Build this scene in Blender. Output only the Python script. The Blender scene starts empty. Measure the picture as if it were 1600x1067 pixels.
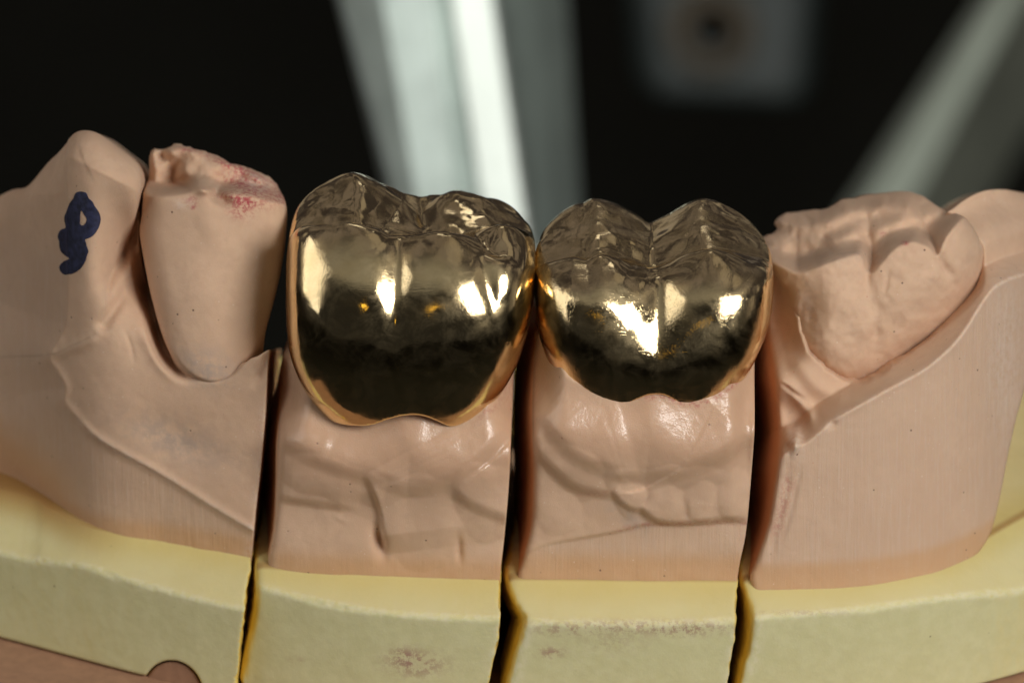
import bpy, math
import numpy as np
from mathutils import Vector, Matrix

# ------------------------------------------------------------------ frames
# "view" frame of the sculpt: u right, v up, w towards the lens (1 unit = about 3 mm);
# the world is the same frame pitched by TH so that Z is up.
TH = math.radians(25.0); CT, ST = math.cos(TH), math.sin(TH)
DIST = 140.0
def v2w(P):
    P = np.asarray(P, float)
    return np.stack([P[..., 0], P[..., 1]*ST - P[..., 2]*CT, P[..., 1]*CT + P[..., 2]*ST], -1)
def w2v(P):
    return np.stack([P[..., 0], P[..., 1]*ST + P[..., 2]*CT, -P[..., 1]*CT + P[..., 2]*ST], -1)
def U(px): return (np.asarray(px, float)-800)/100
def V(py): return (533.5-np.asarray(py, float))/100

# ------------------------------------------------------------------ numeric tools
rng = np.random.default_rng(11)
_tab = rng.random((64, 64, 64)).astype(np.float32)*2-1
def noise3(P, f=1.0, off=0.0):
    q = P*f+off; i = np.floor(q).astype(int); t = q-i; t = t*t*(3-2*t)
    r = 0
    for a in (0, 1):
        for b in (0, 1):
            for c in (0, 1):
                wgt = (t[..., 0] if a else 1-t[..., 0])*(t[..., 1] if b else 1-t[..., 1])*(t[..., 2] if c else 1-t[..., 2])
                r = r+wgt*_tab[(i[..., 0]+a) & 63, (i[..., 1]+b) & 63, (i[..., 2]+c) & 63]
    return r
def fbm(P, f, n=3, off=0.0):
    r = 0; a = 1.0
    for k in range(n):
        r = r+a*noise3(P, f, off+7.3*k); f *= 2.03; a *= .5
    return r
def smax(a, b, k):
    h = np.clip(.5+.5*(a-b)/k, 0, 1)
    return b+(a-b)*h+k*h*(1-h)
def smin(a, b, k): return -smax(-a, -b, k)
def sstep(x, a, b):
    t = np.clip((x-a)/(b-a), 0, 1); return t*t*(3-2*t)
def interp(x, pts):
    p = np.array(pts, float); return np.interp(x, p[:, 0], p[:, 1])
def cinterp(x, pts):
    """smooth (Catmull-Rom) interpolation"""
    p = np.array(pts, float); xs, ys = p[:, 0], p[:, 1]
    m = np.gradient(ys, xs)
    x = np.clip(x, xs[0], xs[-1]); i = np.clip(np.searchsorted(xs, x)-1, 0, len(xs)-2)
    h = xs[i+1]-xs[i]; t = (x-xs[i])/h
    return (2*t**3-3*t**2+1)*ys[i]+(t**3-2*t**2+t)*h*m[i]+(-2*t**3+3*t**2)*ys[i+1]+(t**3-t**2)*h*m[i+1]
def curve(pts, n=5, closed=False):
    p = np.array(pts, float)
    if closed: q = np.vstack([p[-1], p, p[0], p[1]])
    else: q = np.vstack([2*p[0]-p[1], p, 2*p[-1]-p[-2]])
    out = []
    for i in range(1, len(q)-2):
        for t in np.arange(n)/n:
            a, b, c, d = q[i-1], q[i], q[i+1], q[i+2]
            out.append(.5*((2*b)+(-a+c)*t+(2*a-5*b+4*c-d)*t*t+(-a+3*b-3*c+d)*t**3))
    if not closed: out.append(p[-1])
    return np.array(out)

# ------------------------------------------------------------------ relief maps (2 px cells, depth painted over u, v)
MX0, MY0, MS = -240, -140, 2.0
MXs = np.arange(MX0, 1860, MS); MYs = np.arange(MY0, 1320, MS)
PX, PY = np.meshgrid(MXs, MYs)
VV = V(PY)
NP2 = np.stack([PX/100, PY/100, np.zeros_like(PX)], -1)
def seg_dist(pts, closed=False, win=None):
    """unsigned distance, side (+ = right of travel on the picture), arc position"""
    p = np.asarray(pts, float)
    if closed: p = np.vstack([p, p[0]])
    best = np.full(PX.shape, 1e9, np.float32); side = np.zeros(PX.shape, np.float32); arc = np.zeros(PX.shape, np.float32)
    s0 = 0
    sl = np.s_[:, :]
    if win is not None:
        x0, x1 = p[:, 0].min()-win, p[:, 0].max()+win; y0, y1 = p[:, 1].min()-win, p[:, 1].max()+win
        i0, i1 = np.searchsorted(MYs, [y0, y1]); j0, j1 = np.searchsorted(MXs, [x0, x1]); sl = np.s_[i0:i1, j0:j1]
    X, Y = PX[sl], PY[sl]; B, S, A = best[sl], side[sl], arc[sl]
    for a, b in zip(p[:-1], p[1:]):
        d = b-a; L2 = max(d@d, 1e-9); L = L2**.5
        t = np.clip(((X-a[0])*d[0]+(Y-a[1])*d[1])/L2, 0, 1)
        ex, ey = X-a[0]-t*d[0], Y-a[1]-t*d[1]
        dd = np.hypot(ex, ey); m = dd < B-1e-4
        B[m] = dd[m]; S[m] = np.sign(d[0]*ey-d[1]*ex)[m]; A[m] = (s0+t*L)[m]
        s0 += L
    return best, side, arc
def inside(poly):
    p = np.asarray(poly, float); r = np.zeros(PX.shape, bool)
    for a, b in zip(p, np.roll(p, -1, 0)):
        if a[1] == b[1]: continue
        c = ((a[1] > PY) != (b[1] > PY)) & (PX < (b[0]-a[0])*(PY-a[1])/(b[1]-a[1])+a[0])
        r ^= c
    return r
def sdpoly(poly):
    d, _, _ = seg_dist(poly, True); return np.where(inside(poly), -d, d)     # pixels, negative inside
def scarp(H, line, amp, reach=60, width=6, n=5, taper=30):
    """raise the right-hand side (of travel) of a line: steep at the line, fading with distance"""
    c = curve(line, n); d, s, a = seg_dist(c, win=4*reach)
    L = a.max(); sd = d*s
    end = np.clip(np.minimum(a, L-a)/taper, 0, 1)
    H += amp*end*sstep(sd, -width, width)*np.exp(-np.maximum(sd, 0)/reach)*(d < 1e8)
def ridge(H, line, amp, sig, n=5, taper=20):
    c = curve(line, n); d, s, a = seg_dist(c, win=4*sig+10); L = a[d < 1e8].max()
    H += amp*np.exp(-(d/sig)**2)*np.clip(np.minimum(a+taper*.3, L-a+taper*.3)/taper, 0, 1)
def blob(H, x, y, rx, ry, amp, ang=0, p=2):
    c, s = math.cos(math.radians(ang)), math.sin(math.radians(ang))
    dx, dy = PX-x, PY-y; a = (dx*c+dy*s)/rx; b = (-dx*s+dy*c)/ry
    H += amp*np.exp(-(a*a+b*b)**(p/2))
def lobes(H, items):
    """overlapping carved scallops with crisp valleys between them"""
    M = np.zeros(PX.shape)
    for x, y, rx, ry, h, ang in items:
        c, s = math.cos(math.radians(ang)), math.sin(math.radians(ang))
        dx, dy = PX-x+9*fbm(NP2, 2.2, 2), PY-y+7*fbm(NP2+4, 2.4, 2); r2 = ((dx*c+dy*s)/rx)**2+((-dx*s+dy*c)/ry)**2
        M = np.maximum(M, .72*h*(1-r2))
    H += M
def dome(sd, R, depth):
    """drop of a rounded edge: sd negative inside, R in px"""
    t = np.clip(1+sd/R, 0, 1.0); return depth*(1-np.sqrt(np.maximum(1-t*t, 0)))
def blur(H, n=1):
    for _ in range(n):
        P = np.pad(H, 1, mode='edge')
        H = (P[:-2, 1:-1]+P[2:, 1:-1]+P[1:-1, :-2]+P[1:-1, 2:]+4*P[1:-1, 1:-1])/8
    return H
def sample(M, u, v):
    x = (800+100*u-MX0)/MS; y = (533.5-100*v-MY0)/MS
    x = np.clip(x, 0, M.shape[1]-1.001); y = np.clip(y, 0, M.shape[0]-1.001)
    i, j = y.astype(int), x.astype(int); fy, fx = y-i, x-j
    return (M[i, j]*(1-fx)+M[i, j+1]*fx)*(1-fy)+(M[i+1, j]*(1-fx)+M[i+1, j+1]*fx)*fy

# ------------------------------------------------------------------ implicit surface -> mesh
def polygonize(func, lo, hi, h, s=6, proj=2, lip=1.3):
    lo = np.array(lo, float); n = np.ceil((np.array(hi)-lo)/h/s).astype(int)
    ax = [lo[k]+(np.arange(n[k])+.5)*s*h-.5*h for k in range(3)]
    C = np.stack(np.meshgrid(*ax, indexing='ij'), -1)
    Fc = func(C.reshape(-1, 3)).reshape(n)
    act = np.abs(Fc) < s*h*.87*lip+h
    F = Fc.astype(np.float32)
    for k in range(3): F = np.repeat(F, s, k)
    m = act
    for k in range(3): m = np.repeat(m, s, k)
    idx = np.argwhere(m)
    for c0 in range(0, len(idx), 400000):
        ii = idx[c0:c0+400000]
        F[ii[:, 0], ii[:, 1], ii[:, 2]] = func(lo+ii*h)
    F[F == 0] = 1e-7
    # closed even where the box cuts it
    for k in range(3):
        sl = [slice(None)]*3; sl[k] = 0; F[tuple(sl)] = np.abs(F[tuple(sl)]); sl[k] = -1; F[tuple(sl)] = np.abs(F[tuple(sl)])
    neg = F < 0
    N = np.array(F.shape)
    corners = [(a, b, c) for a in (0, 1) for b in (0, 1) for c in (0, 1)]
    cnt = sum(neg[a:N[0]-1+a, b:N[1]-1+b, c:N[2]-1+c].astype(np.int8) for a, b, c in corners)
    cells = np.argwhere((cnt > 0) & (cnt < 8))
    vid = np.full(N-1, -1, np.int64); vid[cells[:, 0], cells[:, 1], cells[:, 2]] = np.arange(len(cells))
    acc = np.zeros((len(cells), 3)); num = np.zeros(len(cells))
    cv = {c: F[cells[:, 0]+c[0], cells[:, 1]+c[1], cells[:, 2]+c[2]] for c in corners}
    for a in corners:
        for k in range(3):
            if a[k]: continue
            b = list(a); b[k] = 1; b = tuple(b)
            fa, fb = cv[a], cv[b]; mm = (fa < 0) != (fb < 0)
            t = np.where(mm, fa/np.where(mm, fa-fb, 1), 0)
            p = np.array(a, float)+np.outer(t, np.array(b)-np.array(a))
            acc[mm] += p[mm]; num[mm] += 1
    P = lo+h*(cells+acc/num[:, None])
    faces = []
    for k in range(3):
        i, j = (k+1) % 3, (k+2) % 3
        sa = [slice(0, None)]*3; sb = [slice(0, None)]*3
        sa[k] = slice(0, -1); sb[k] = slice(1, None)
        e = np.argwhere(neg[tuple(sa)] != neg[tuple(sb)])
        e = e[(e[:, i] > 0) & (e[:, j] > 0) & (e[:, i] < N[i]-1) & (e[:, j] < N[j]-1)]
        flip = neg[e[:, 0], e[:, 1], e[:, 2]]
        q = []
        for di, dj in ((-1, -1), (0, -1), (0, 0), (-1, 0)):
            c = e.copy(); c[:, i] += di; c[:, j] += dj; q.append(vid[c[:, 0], c[:, 1], c[:, 2]])
        q = np.stack(q, 1); q[~flip] = q[~flip][:, ::-1]; faces.append(q)
    faces = np.vstack(faces)
    def grad(P, e):
        g = np.empty_like(P)
        for k in range(3):
            d = np.zeros(3); d[k] = e; g[:, k] = (func(P+d)-func(P-d))/(2*e)
        return g
    for _ in range(proj):
        f = func(P); g = grad(P, h*.3); st = f/np.maximum((g*g).sum(1), .25)
        P = P-np.clip(st, -h*.6, h*.6)[:, None]*g
    return P, faces, grad

col = bpy.context.scene.collection
def link(name, P, faces, mat, parent=None, origin=None, attrs=None, normals=None):
    P = np.asarray(P, float)
    if origin is None: origin = np.zeros(3) if parent is not None else np.array([P[:, 0].mean(), P[:, 1].mean(), P[:, 2].min()])
    base = np.array(parent['_o']) if parent is not None else origin
    Q = P-base
    me = bpy.data.meshes.new(name)
    faces = np.asarray(faces)
    nf = len(faces); k = faces.shape[1]
    me.vertices.add(len(Q)); me.vertices.foreach_set('co', Q.astype(np.float32).ravel())
    me.loops.add(nf*k); me.loops.foreach_set('vertex_index', faces.astype(np.int32).ravel())
    me.polygons.add(nf); me.polygons.foreach_set('loop_start', np.arange(0, nf*k, k, dtype=np.int32))
    me.polygons.foreach_set('use_smooth', np.ones(nf, bool))
    me.update(calc_edges=True); me.validate()
    for an, av in (attrs or {}).items():
        at = me.attributes.new(an, 'FLOAT', 'POINT'); at.data.foreach_set('value', av.astype(np.float32))
    if normals is not None: me.normals_split_custom_set_from_vertices(normals.tolist())
    me.materials.append(mat)
    o = bpy.data.objects.new(name, me); col.objects.link(o)
    if parent is not None: o.parent = parent
    else: o.location = Vector(base)
    return o
def tag(o, label=None, cat=None, group=None, kind=None):
    for k, x in (('label', label), ('category', cat), ('group', group), ('kind', kind)):
        if x: o[k] = x
def thing(name, loc, label, cat, group=None):
    o = bpy.data.objects.new(name, None); col.objects.link(o); o.location = Vector(loc); o['_o'] = [float(x) for x in loc]
    o.empty_display_size = .3
    tag(o, label, cat, group); return o

# ------------------------------------------------------------------ materials
class NT:
    def __init__(s, name):
        s.m = bpy.data.materials.new(name); s.m.use_nodes = True; s.t = s.m.node_tree; s.t.nodes.clear()
        s.out = s.n('ShaderNodeOutputMaterial'); s.p = s.n('ShaderNodeBsdfPrincipled'); s.l(s.p.outputs[0], s.out.inputs[0])
    def n(s, typ, **kw):
        x = s.t.nodes.new(typ)
        for k, v in kw.items(): setattr(x, k, v)
        return x
    def l(s, a, b): s.t.links.new(a, b)
    def put(s, sock, v):
        if hasattr(v, 'is_linked') or isinstance(v, bpy.types.NodeSocket): s.l(v, sock)
        else: sock.default_value = v
    def attr(s, name): return s.n('ShaderNodeAttribute', attribute_name=name).outputs['Fac']
    def coord(s): return s.n('ShaderNodeTexCoord').outputs['Object']
    def map(s, vec, scale=(1, 1, 1), rot=(0, 0, 0)):
        x = s.n('ShaderNodeMapping'); s.l(vec, x.inputs['Vector']); x.inputs['Scale'].default_value = scale; x.inputs['Rotation'].default_value = rot
        return x.outputs[0]
    def noise(s, vec, scale, detail=4, rough=.55, dist=0):
        x = s.n('ShaderNodeTexNoise'); s.l(vec, x.inputs['Vector']); x.inputs['Scale'].default_value = scale
        x.inputs['Detail'].default_value = detail; x.inputs['Roughness'].default_value = rough; x.inputs['Distortion'].default_value = dist
        return x.outputs['Fac']
    def vor(s, vec, scale, rnd=1):
        x = s.n('ShaderNodeTexVoronoi'); s.l(vec, x.inputs['Vector']); x.inputs['Scale'].default_value = scale; x.inputs['Randomness'].default_value = rnd
        return x
    def math(s, op, a, b=0.0, c=None, clamp=False):
        x = s.n('ShaderNodeMath', operation=op, use_clamp=clamp); s.put(x.inputs[0], a); s.put(x.inputs[1], b)
        if c is not None: s.put(x.inputs[2], c)
        return x.outputs[0]
    def ramp(s, v, a, b, lo=0.0, hi=1.0):
        x = s.n('ShaderNodeMapRange', interpolation_type='SMOOTHSTEP'); s.put(x.inputs[0], v)
        for k, y in enumerate((a, b, lo, hi)): x.inputs[1+k].default_value = y
        return x.outputs[0]
    def mix(s, f, a, b, mode='MIX'):
        x = s.n('ShaderNodeMix', data_type='RGBA', blend_type=mode); s.put(x.inputs['Factor'], f)
        for sock, v in ((x.inputs[6], a), (x.inputs[7], b)):
            if isinstance(v, tuple): sock.default_value = (*v, 1)
            else: s.l(v, sock)
        return x.outputs[2]
    def bump(s, h, strength, dist, prev=None):
        x = s.n('ShaderNodeBump'); s.l(h, x.inputs['Height']); x.inputs['Strength'].default_value = strength; x.inputs['Distance'].default_value = dist
        if prev is not None: s.l(prev, x.inputs['Normal'])
        return x.outputs[0]
    def set(s, **kw):
        for k, v in kw.items():
            k = k.replace('_', ' ')
            if isinstance(v, tuple): s.p.inputs[k].default_value = (*v, 1) if len(v) == 3 else v
            elif isinstance(v, (int, float)): s.p.inputs[k].default_value = v
            else: s.l(v, s.p.inputs[k])
        return s

def plaster_mat():
    N = NT('pink_die_stone'); c = N.coord()
    big = N.noise(c, .9, 4); mid = N.noise(c, 5, 5, .6); fine = N.noise(c, 52, 3, .65)
    base = N.mix(N.ramp(big, .3, .7), (.630, .425, .290), (.710, .490, .340))
    base = N.mix(N.ramp(mid, .35, .75), base, (.640, .430, .298), 'MIX')
    base = N.mix(N.math('MULTIPLY', N.ramp(fine, .5, .8), .22), base, (.72, .54, .40))
    # ground faces: fine vertical scoring, chalky dust in it
    gr = N.attr('ground')
    sv = N.map(c, (26, 1.2, 1.2), (0, math.radians(16), 0))
    stri = N.noise(sv, 1.0, 4, .65)
    sv2 = N.map(c, (9, .5, .5), (0, math.radians(16), 0)); stri2 = N.noise(sv2, 1.0, 2, .5)
    dust = N.math('MULTIPLY', N.math('MULTIPLY', N.ramp(stri, .45, .70), gr), .48)
    base = N.mix(dust, base, (.70, .53, .41))
    base = N.mix(N.math('MULTIPLY', gr, .35), base, (.59, .42, .31))
    # orange stain along the foot, painted recess shade at the left, grey pencil smudges, pink wax
    st = N.math('MULTIPLY', N.attr('stain'), N.ramp(N.noise(c, 2.2, 4, .6), .15, .6, .75, 1.0))
    base = N.mix(N.math('MULTIPLY', st, .55), base, (.60, .33, .15))
    base = N.mix(N.math('MULTIPLY', N.attr('wall'), .75), base, (.66, .33, .16))  # orange glow of bounced light in the saw cuts, painted on their walls
    sm = N.math('MULTIPLY', N.attr('smudge'), N.ramp(mid, .3, .62))
    base = N.mix(N.math('MULTIPLY', sm, .55), base, (.33, .30, .29))
    ra = N.attr('red')
    rn = N.ramp(N.noise(c, 13, 6, .85), .475, .54)
    base = N.mix(N.math('MULTIPLY', N.math('MULTIPLY', rn, ra), .9), base, (.42, .06, .075))
    base = N.mix(N.math('MULTIPLY', ra, .10), base, (.60, .30, .25))
    wh = N.math('MULTIPLY', N.attr('chalk'), N.ramp(N.noise(c, 8, 5, .7), .35, .6))
    base = N.mix(N.math('MULTIPLY', wh, .75), base, (.74, .60, .50))
    # tiny dark pits and red dots scattered everywhere
    vd = N.vor(c, 3.1); pit = N.math('MULTIPLY', N.ramp(vd.outputs['Distance'], .035, .07, 1, 0), N.ramp(N.noise(c, 1.7, 2), .44, .55))
    base = N.mix(N.math('MULTIPLY', pit, .75), base, (.10, .06, .05))
    vr = N.vor(N.map(c, (1.3, 1.3, 1.3), (.4, .2, .9)), 3.7); rd = N.math('MULTIPLY', N.ramp(vr.outputs['Distance'], .03, .06, 1, 0), N.ramp(N.noise(c, 1.1, 2, .5), .54, .62))
    base = N.mix(N.math('MULTIPLY', rd, .7), base, (.50, .10, .09))
    vw = N.vor(N.map(c, (1, 1, 1), (.9, .1, .3)), 6.3); wd = N.math('MULTIPLY', N.ramp(vw.outputs['Distance'], .05, .1, 1, 0), N.ramp(N.noise(c, 2.3, 2), .46, .56))
    base = N.mix(N.math('MULTIPLY', wd, .55), base, (.80, .68, .56))
    gl = N.attr('gloss')
    base = N.mix(N.math('MULTIPLY', gl, .55), base, (.60, .36, .228))
    rough = N.math('SUBTRACT', .88, N.math('MULTIPLY', gl, .50))
    rough = N.math('ADD', rough, N.math('MULTIPLY', N.math('SUBTRACT', fine, .5), .25))
    hgt = N.math('ADD', N.math('MULTIPLY', fine, .6), N.math('MULTIPLY', mid, .6))
    hgt = N.math('SUBTRACT', hgt, N.math('MULTIPLY', pit, 1.5))
    hgt = N.math('ADD', hgt, N.math('MULTIPLY', N.math('MULTIPLY', N.math('ADD', stri, stri2), gr), 1.1))
    nb = N.bump(hgt, .36, .03)
    N.set(Base_Color=base, Roughness=rough, Normal=nb, Specular_IOR_Level=.28)
    N.set(Coat_Weight=N.math('MULTIPLY', gl, .9), Coat_Roughness=.24, Coat_Normal=N.bump(N.noise(c, 14, 3, .6), .35, .03))
    N.set(Subsurface_Weight=.18, Subsurface_Scale=.25); N.p.inputs['Subsurface Radius'].default_value = (1, .45, .2)
    return N.m
def yellow_mat():
    N = NT('yellow_base_stone'); c = N.coord()
    big = N.noise(c, .8, 4); mid = N.noise(c, 4, 5, .6); fine = N.noise(c, 30, 4, .65)
    top = N.mix(N.ramp(big, .3, .7), (.70, .62, .31), (.73, .66, .35))
    sv = N.map(c, (11, .6, 11), (0, 0, math.radians(12))); stri = N.noise(sv, 1.0, 4, .6)
    top = N.mix(N.math('MULTIPLY', N.ramp(stri, .4, .8), .4), top, (.73, .65, .36))
    side = N.mix(N.ramp(mid, .3, .75), (.635, .61, .335), (.69, .665, .385))
    base = N.mix(N.attr('side'), top, side)
    st = N.attr('stain'); base = N.mix(N.math('MULTIPLY', st, .45), base, (.64, .51, .14))
    base = N.mix(N.math('MULTIPLY', N.attr('wall'), .9), base, (.78, .57, .11))  # amber glow inside the cuts put into the wall colour
    foot_dark = N.attr('foot_dark'); base = N.mix(N.math('MULTIPLY', foot_dark, .9), base, (.36, .175, .05))  # brown line at the foot; at the left, painted shade of the recess
    ed = N.math('MULTIPLY', N.attr('edge'), N.ramp(N.noise(c, 7, 5, .7), .40, .58))
    base = N.mix(N.math('MULTIPLY', ed, .6), base, (.78, .73, .53))
    rd = N.attr('red'); rn = N.ramp(N.noise(c, 9, 5, .75), .45, .57)
    base = N.mix(N.math('MULTIPLY', N.math('MULTIPLY', rd, rn), .75), base, (.30, .12, .115))
    base = N.mix(N.math('MULTIPLY', rd, .15), base, (.50, .33, .25))
    vd = N.vor(c, 2.3); pit = N.math('MULTIPLY', N.ramp(vd.outputs['Distance'], .025, .05, 1, 0), N.ramp(N.noise(c, 1.3, 2), .46, .6))
    base = N.mix(N.math('MULTIPLY', pit, .8), base, (.09, .06, .05))
    base = N.mix(N.math('MULTIPLY', N.ramp(fine, .55, .85), .25), base, (.72, .68, .5))
    hgt = N.math('ADD', N.math('MULTIPLY', fine, .5), mid)
    hgt = N.math('ADD', hgt, N.math('MULTIPLY', stri, .5))
    N.set(Base_Color=base, Roughness=.7, Normal=N.bump(hgt, .25, .025), Specular_IOR_Level=.35)
    N.set(Subsurface_Weight=.12, Subsurface_Scale=.2); N.p.inputs['Subsurface Radius'].default_value = (1, .7, .2)
    return N.m
def gold_mat(name, scratch, hairs):
    N = NT(name); c = N.coord()
    mott = N.noise(c, 3.2, 5, .6); fine = N.noise(c, 22, 3, .6)
    rough = N.ramp(mott, .35, .72, .055, .145)
    rough = N.math('ADD', rough, N.math('MULTIPLY', fine, .03))
    sv = N.map(c, (34, 34, 1.6), (0, math.radians(16), math.radians(8))); s1 = N.noise(sv, 1.0, 3, .7)
    sv2 = N.map(c, (3, 30, 30), (math.radians(20), math.radians(-25), math.radians(20))); s2 = N.noise(sv2, 1.0, 3, .7)
    sc = N.math('ADD', N.math('MULTIPLY', N.math('SUBTRACT', s1, .5), N.ramp(N.noise(c, 1.3, 2), .38, .62)), N.math('MULTIPLY', N.math('SUBTRACT', s2, .5), N.ramp(N.noise(c, 1.7, 2, .5), .5, .68)))
    nb = N.bump(mott, .05, .04)
    nb = N.bump(N.noise(c, 1.6, 2, .5), .10, .08, nb)
    nb = N.bump(sc, scratch, .03, nb)
    nb = N.bump(fine, .05, .01, nb)
    hv = N.map(c, (34, 34, .35), (math.radians(-6), math.radians(21), math.radians(8))); hair = N.ramp(N.noise(hv, 1.0, 2, .5), .60, .66)
    hv2 = N.map(c, (.5, 34, 34), (math.radians(12), math.radians(-32), 0)); hair2 = N.ramp(N.noise(hv2, 1.0, 2, .5), .64, .69)
    hm = N.math('MULTIPLY', N.math('MAXIMUM', hair, hair2), N.ramp(N.noise(c, 1.1, 2), .36, .6))
    if hairs: nb = N.bump(hm, hairs, .012, nb)
    colr = N.mix(N.ramp(mott, .3, .8), (.88, .70, .41), (.82, .63, .34))
    N.set(Base_Color=colr, Metallic=1.0, Roughness=rough, Normal=nb)
    # polishing haze: a rougher lobe in cloudy patches
    hz = N.n('ShaderNodeBsdfPrincipled'); N.l(colr, hz.inputs['Base Color']); hz.inputs['Metallic'].default_value = 1; hz.inputs['Roughness'].default_value = .36
    N.l(nb, hz.inputs['Normal'])
    cloud = N.math('MULTIPLY', N.ramp(N.noise(c, 2.6, 6, .68, .6), .38, .72), .20 if not hairs else .26)
    mx = N.n('ShaderNodeMixShader'); N.l(cloud, mx.inputs[0]); N.l(N.p.outputs[0], mx.inputs[1]); N.l(hz.outputs[0], mx.inputs[2]); N.l(mx.outputs[0], N.out.inputs[0])
    return N.m
def simple(name, colr, rough=.6, metallic=0, nscale=6, namp=.25, bumps=.2, bd=.05, spec=.5):
    N = NT(name); c = N.coord(); a = N.noise(c, nscale, 5, .6)
    dark = tuple(x*(1-namp) for x in colr); lite = tuple(min(1, x*(1+namp)) for x in colr)
    N.set(Base_Color=N.mix(N.ramp(a, .25, .75), dark, lite), Roughness=rough, Metallic=metallic, Normal=N.bump(a, bumps, bd), Specular_IOR_Level=spec)
    return N.m
M_PL, M_YE = plaster_mat(), yellow_mat()
M_G1, M_G2 = gold_mat('polished_gold', .08, 0), gold_mat('scratched_gold', .13, .10)
M_INK = simple('navy_ink', (.020, .023, .058), .6, 0, 11, .6, .2, .02)

# ------------------------------------------------------------------ saw cuts (pixels)
C1L = [(452, 200), (449, 330), (440, 420), (428, 520), (420, 560), (415, 640), (408, 720), (398, 800), (390, 880), (380, 960), (368, 1067), (350, 1250)]
C1R = [(446, 200), (446, 400), (440, 520), (437, 580), (436, 620), (432, 700), (430, 760), (425, 830), (414, 885), (411, 940), (404, 990), (392, 1067), (372, 1250)]
C2L = [(812, 200), (810, 480), (806, 560), (803, 640), (800, 700), (797, 760), (790, 840), (783, 905), (782, 960), (778, 1010), (765, 1067), (735, 1250)]
C2R = [(846, 200), (840, 500), (835, 560), (832, 640), (833, 700), (833, 770), (829, 830), (816, 880), (807, 906), (815, 940), (827, 968), (817, 1010), (804, 1067), (770, 1250)]
C3L = [(1186, 200), (1184, 480), (1182, 560), (1181, 640), (1179, 700), (1173, 790), (1168, 840), (1160, 880), (1155, 920), (1152, 970), (1147, 1020), (1140, 1067), (1120, 1250)]
C3R = [(1200, 200), (1203, 460), (1212, 560), (1218, 640), (1220, 690), (1212, 760), (1203, 820), (1184, 880), (1174, 905), (1181, 940), (1183, 975), (1179, 1020), (1169, 1067), (1150, 1250)]
def side_map(line, left):
    d, s, _ = seg_dist(curve(line, 3)); sd = d*s/100      # travel is downwards: right of travel on the picture = smaller x
    return (sd if left else -sd)                           # negative inside
def rough_line(line, amp=2.0, seed=0):
    c = curve(line, 8); r = np.random.default_rng(seed); c[:, 0] += r.normal(0, amp, len(c)); return c
for _l, _d in ((C1L, -2), (C2L, -2), (C3L, -2), (C1R, 3), (C2R, 3), (C3R, 3)): _l[:] = [(x+_d, y) for x, y in _l]
SIDES = dict(L=(None, C1L), M=(C1R, C2L), N=(C2R, C3L), R=(C3R, None))
SM = {}; NEIGH = dict(L=None, M='L', N='M', R='N')
for k, (a, b) in SIDES.items():
    SM[k] = (side_map(a, True) if a else np.full(PX.shape, -9.0), side_map(b, False) if b else np.full(PX.shape, -9.0))

# foot of the pink stone (where it meets the yellow ledge) and the front edge of the ledge
YB = dict(L=[(-240, 735), (0, 775), (60, 800), (130, 830), (260, 848), (390, 868), (470, 880)],
          M=[(380, 886), (430, 890), (600, 898), (790, 905), (840, 906)],
          N=[(780, 905), (1000, 907), (1180, 908)],
          R=[(1140, 907), (1250, 905), (1400, 893), (1480, 876), (1530, 856), (1580, 830), (1650, 795), (1850, 700)])
YE = dict(L=[(-240, 828), (0, 867), (200, 912), (390, 955), (470, 970)],
          M=[(380, 915), (430, 925), (520, 946), (600, 958), (700, 963), (790, 968), (840, 968)],
          N=[(780, 970), (1000, 974), (1180, 968)],
          R=[(1140, 968), (1250, 960), (1400, 945), (1600, 925), (1850, 885)])
W0 = -0.9
KL = .28                                          # the ledge is ground sloping down to its front edge
ZT = float(V(905)*CT+W0*ST)                       # height of the yellow ledge in the world
def w_at(py): return W0-(905-np.asarray(py, float))/100*(CT/ST)
def foot(piece, slope):
    yb = cinterp(PX, [p for p in YB[piece] if True]); return w_at(yb)+slope*(VV-V(yb)), yb
zeros = lambda: np.zeros(PX.shape)

# ================================================================== LEFT SEGMENT
H, yb = foot('L', .30)
H = np.where(PX < 0, H, H)
gline = [(98, 250), (100, 330), (97, 480), (88, 520), (65, 556), (78, 580), (92, 605), (90, 630), (112, 656), (150, 690), (240, 740), (330, 796), (392, 832), (440, 858)]
gd, gs, ga = seg_dist(curve(gline, 4)); gsd = gd*gs              # + on the right of travel = left/below: ground face
N_nat = H+.22+.10*np.exp(-((PX-230)/140)**2)
ground = sstep(gsd, -2, 3)
H = N_nat-np.maximum(gsd, 0)/100*(.72-.50*sstep(PY, 480, 760))
H -= .05*ground
# lip along the diagonal
ridge(H, gline[8:], .045, 7)
ridge(H, gline[3:9], .05, 9)
# bare stone left of the ground face curls away at the far left foot
blob(H, -40, 800, 130, 110, -.5)
# canine facets
blob(H, 150, 330, 90, 140, .12)
fac = np.clip((255-PY)/100+(PX-130)/200, 0, 1.2); H -= .9*fac
H -= 1.3*np.clip((300-PY)/100-np.maximum(0, (60-PX))/100*0, 0, 2)*sstep(PX, 115, 60)*.6
scarp(H, [(78, 258), (108, 205), (150, 212)], -.10, 40, 5)
ridge(H, [(60, 262), (100, 268), (145, 235)], -.05, 20)
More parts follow.
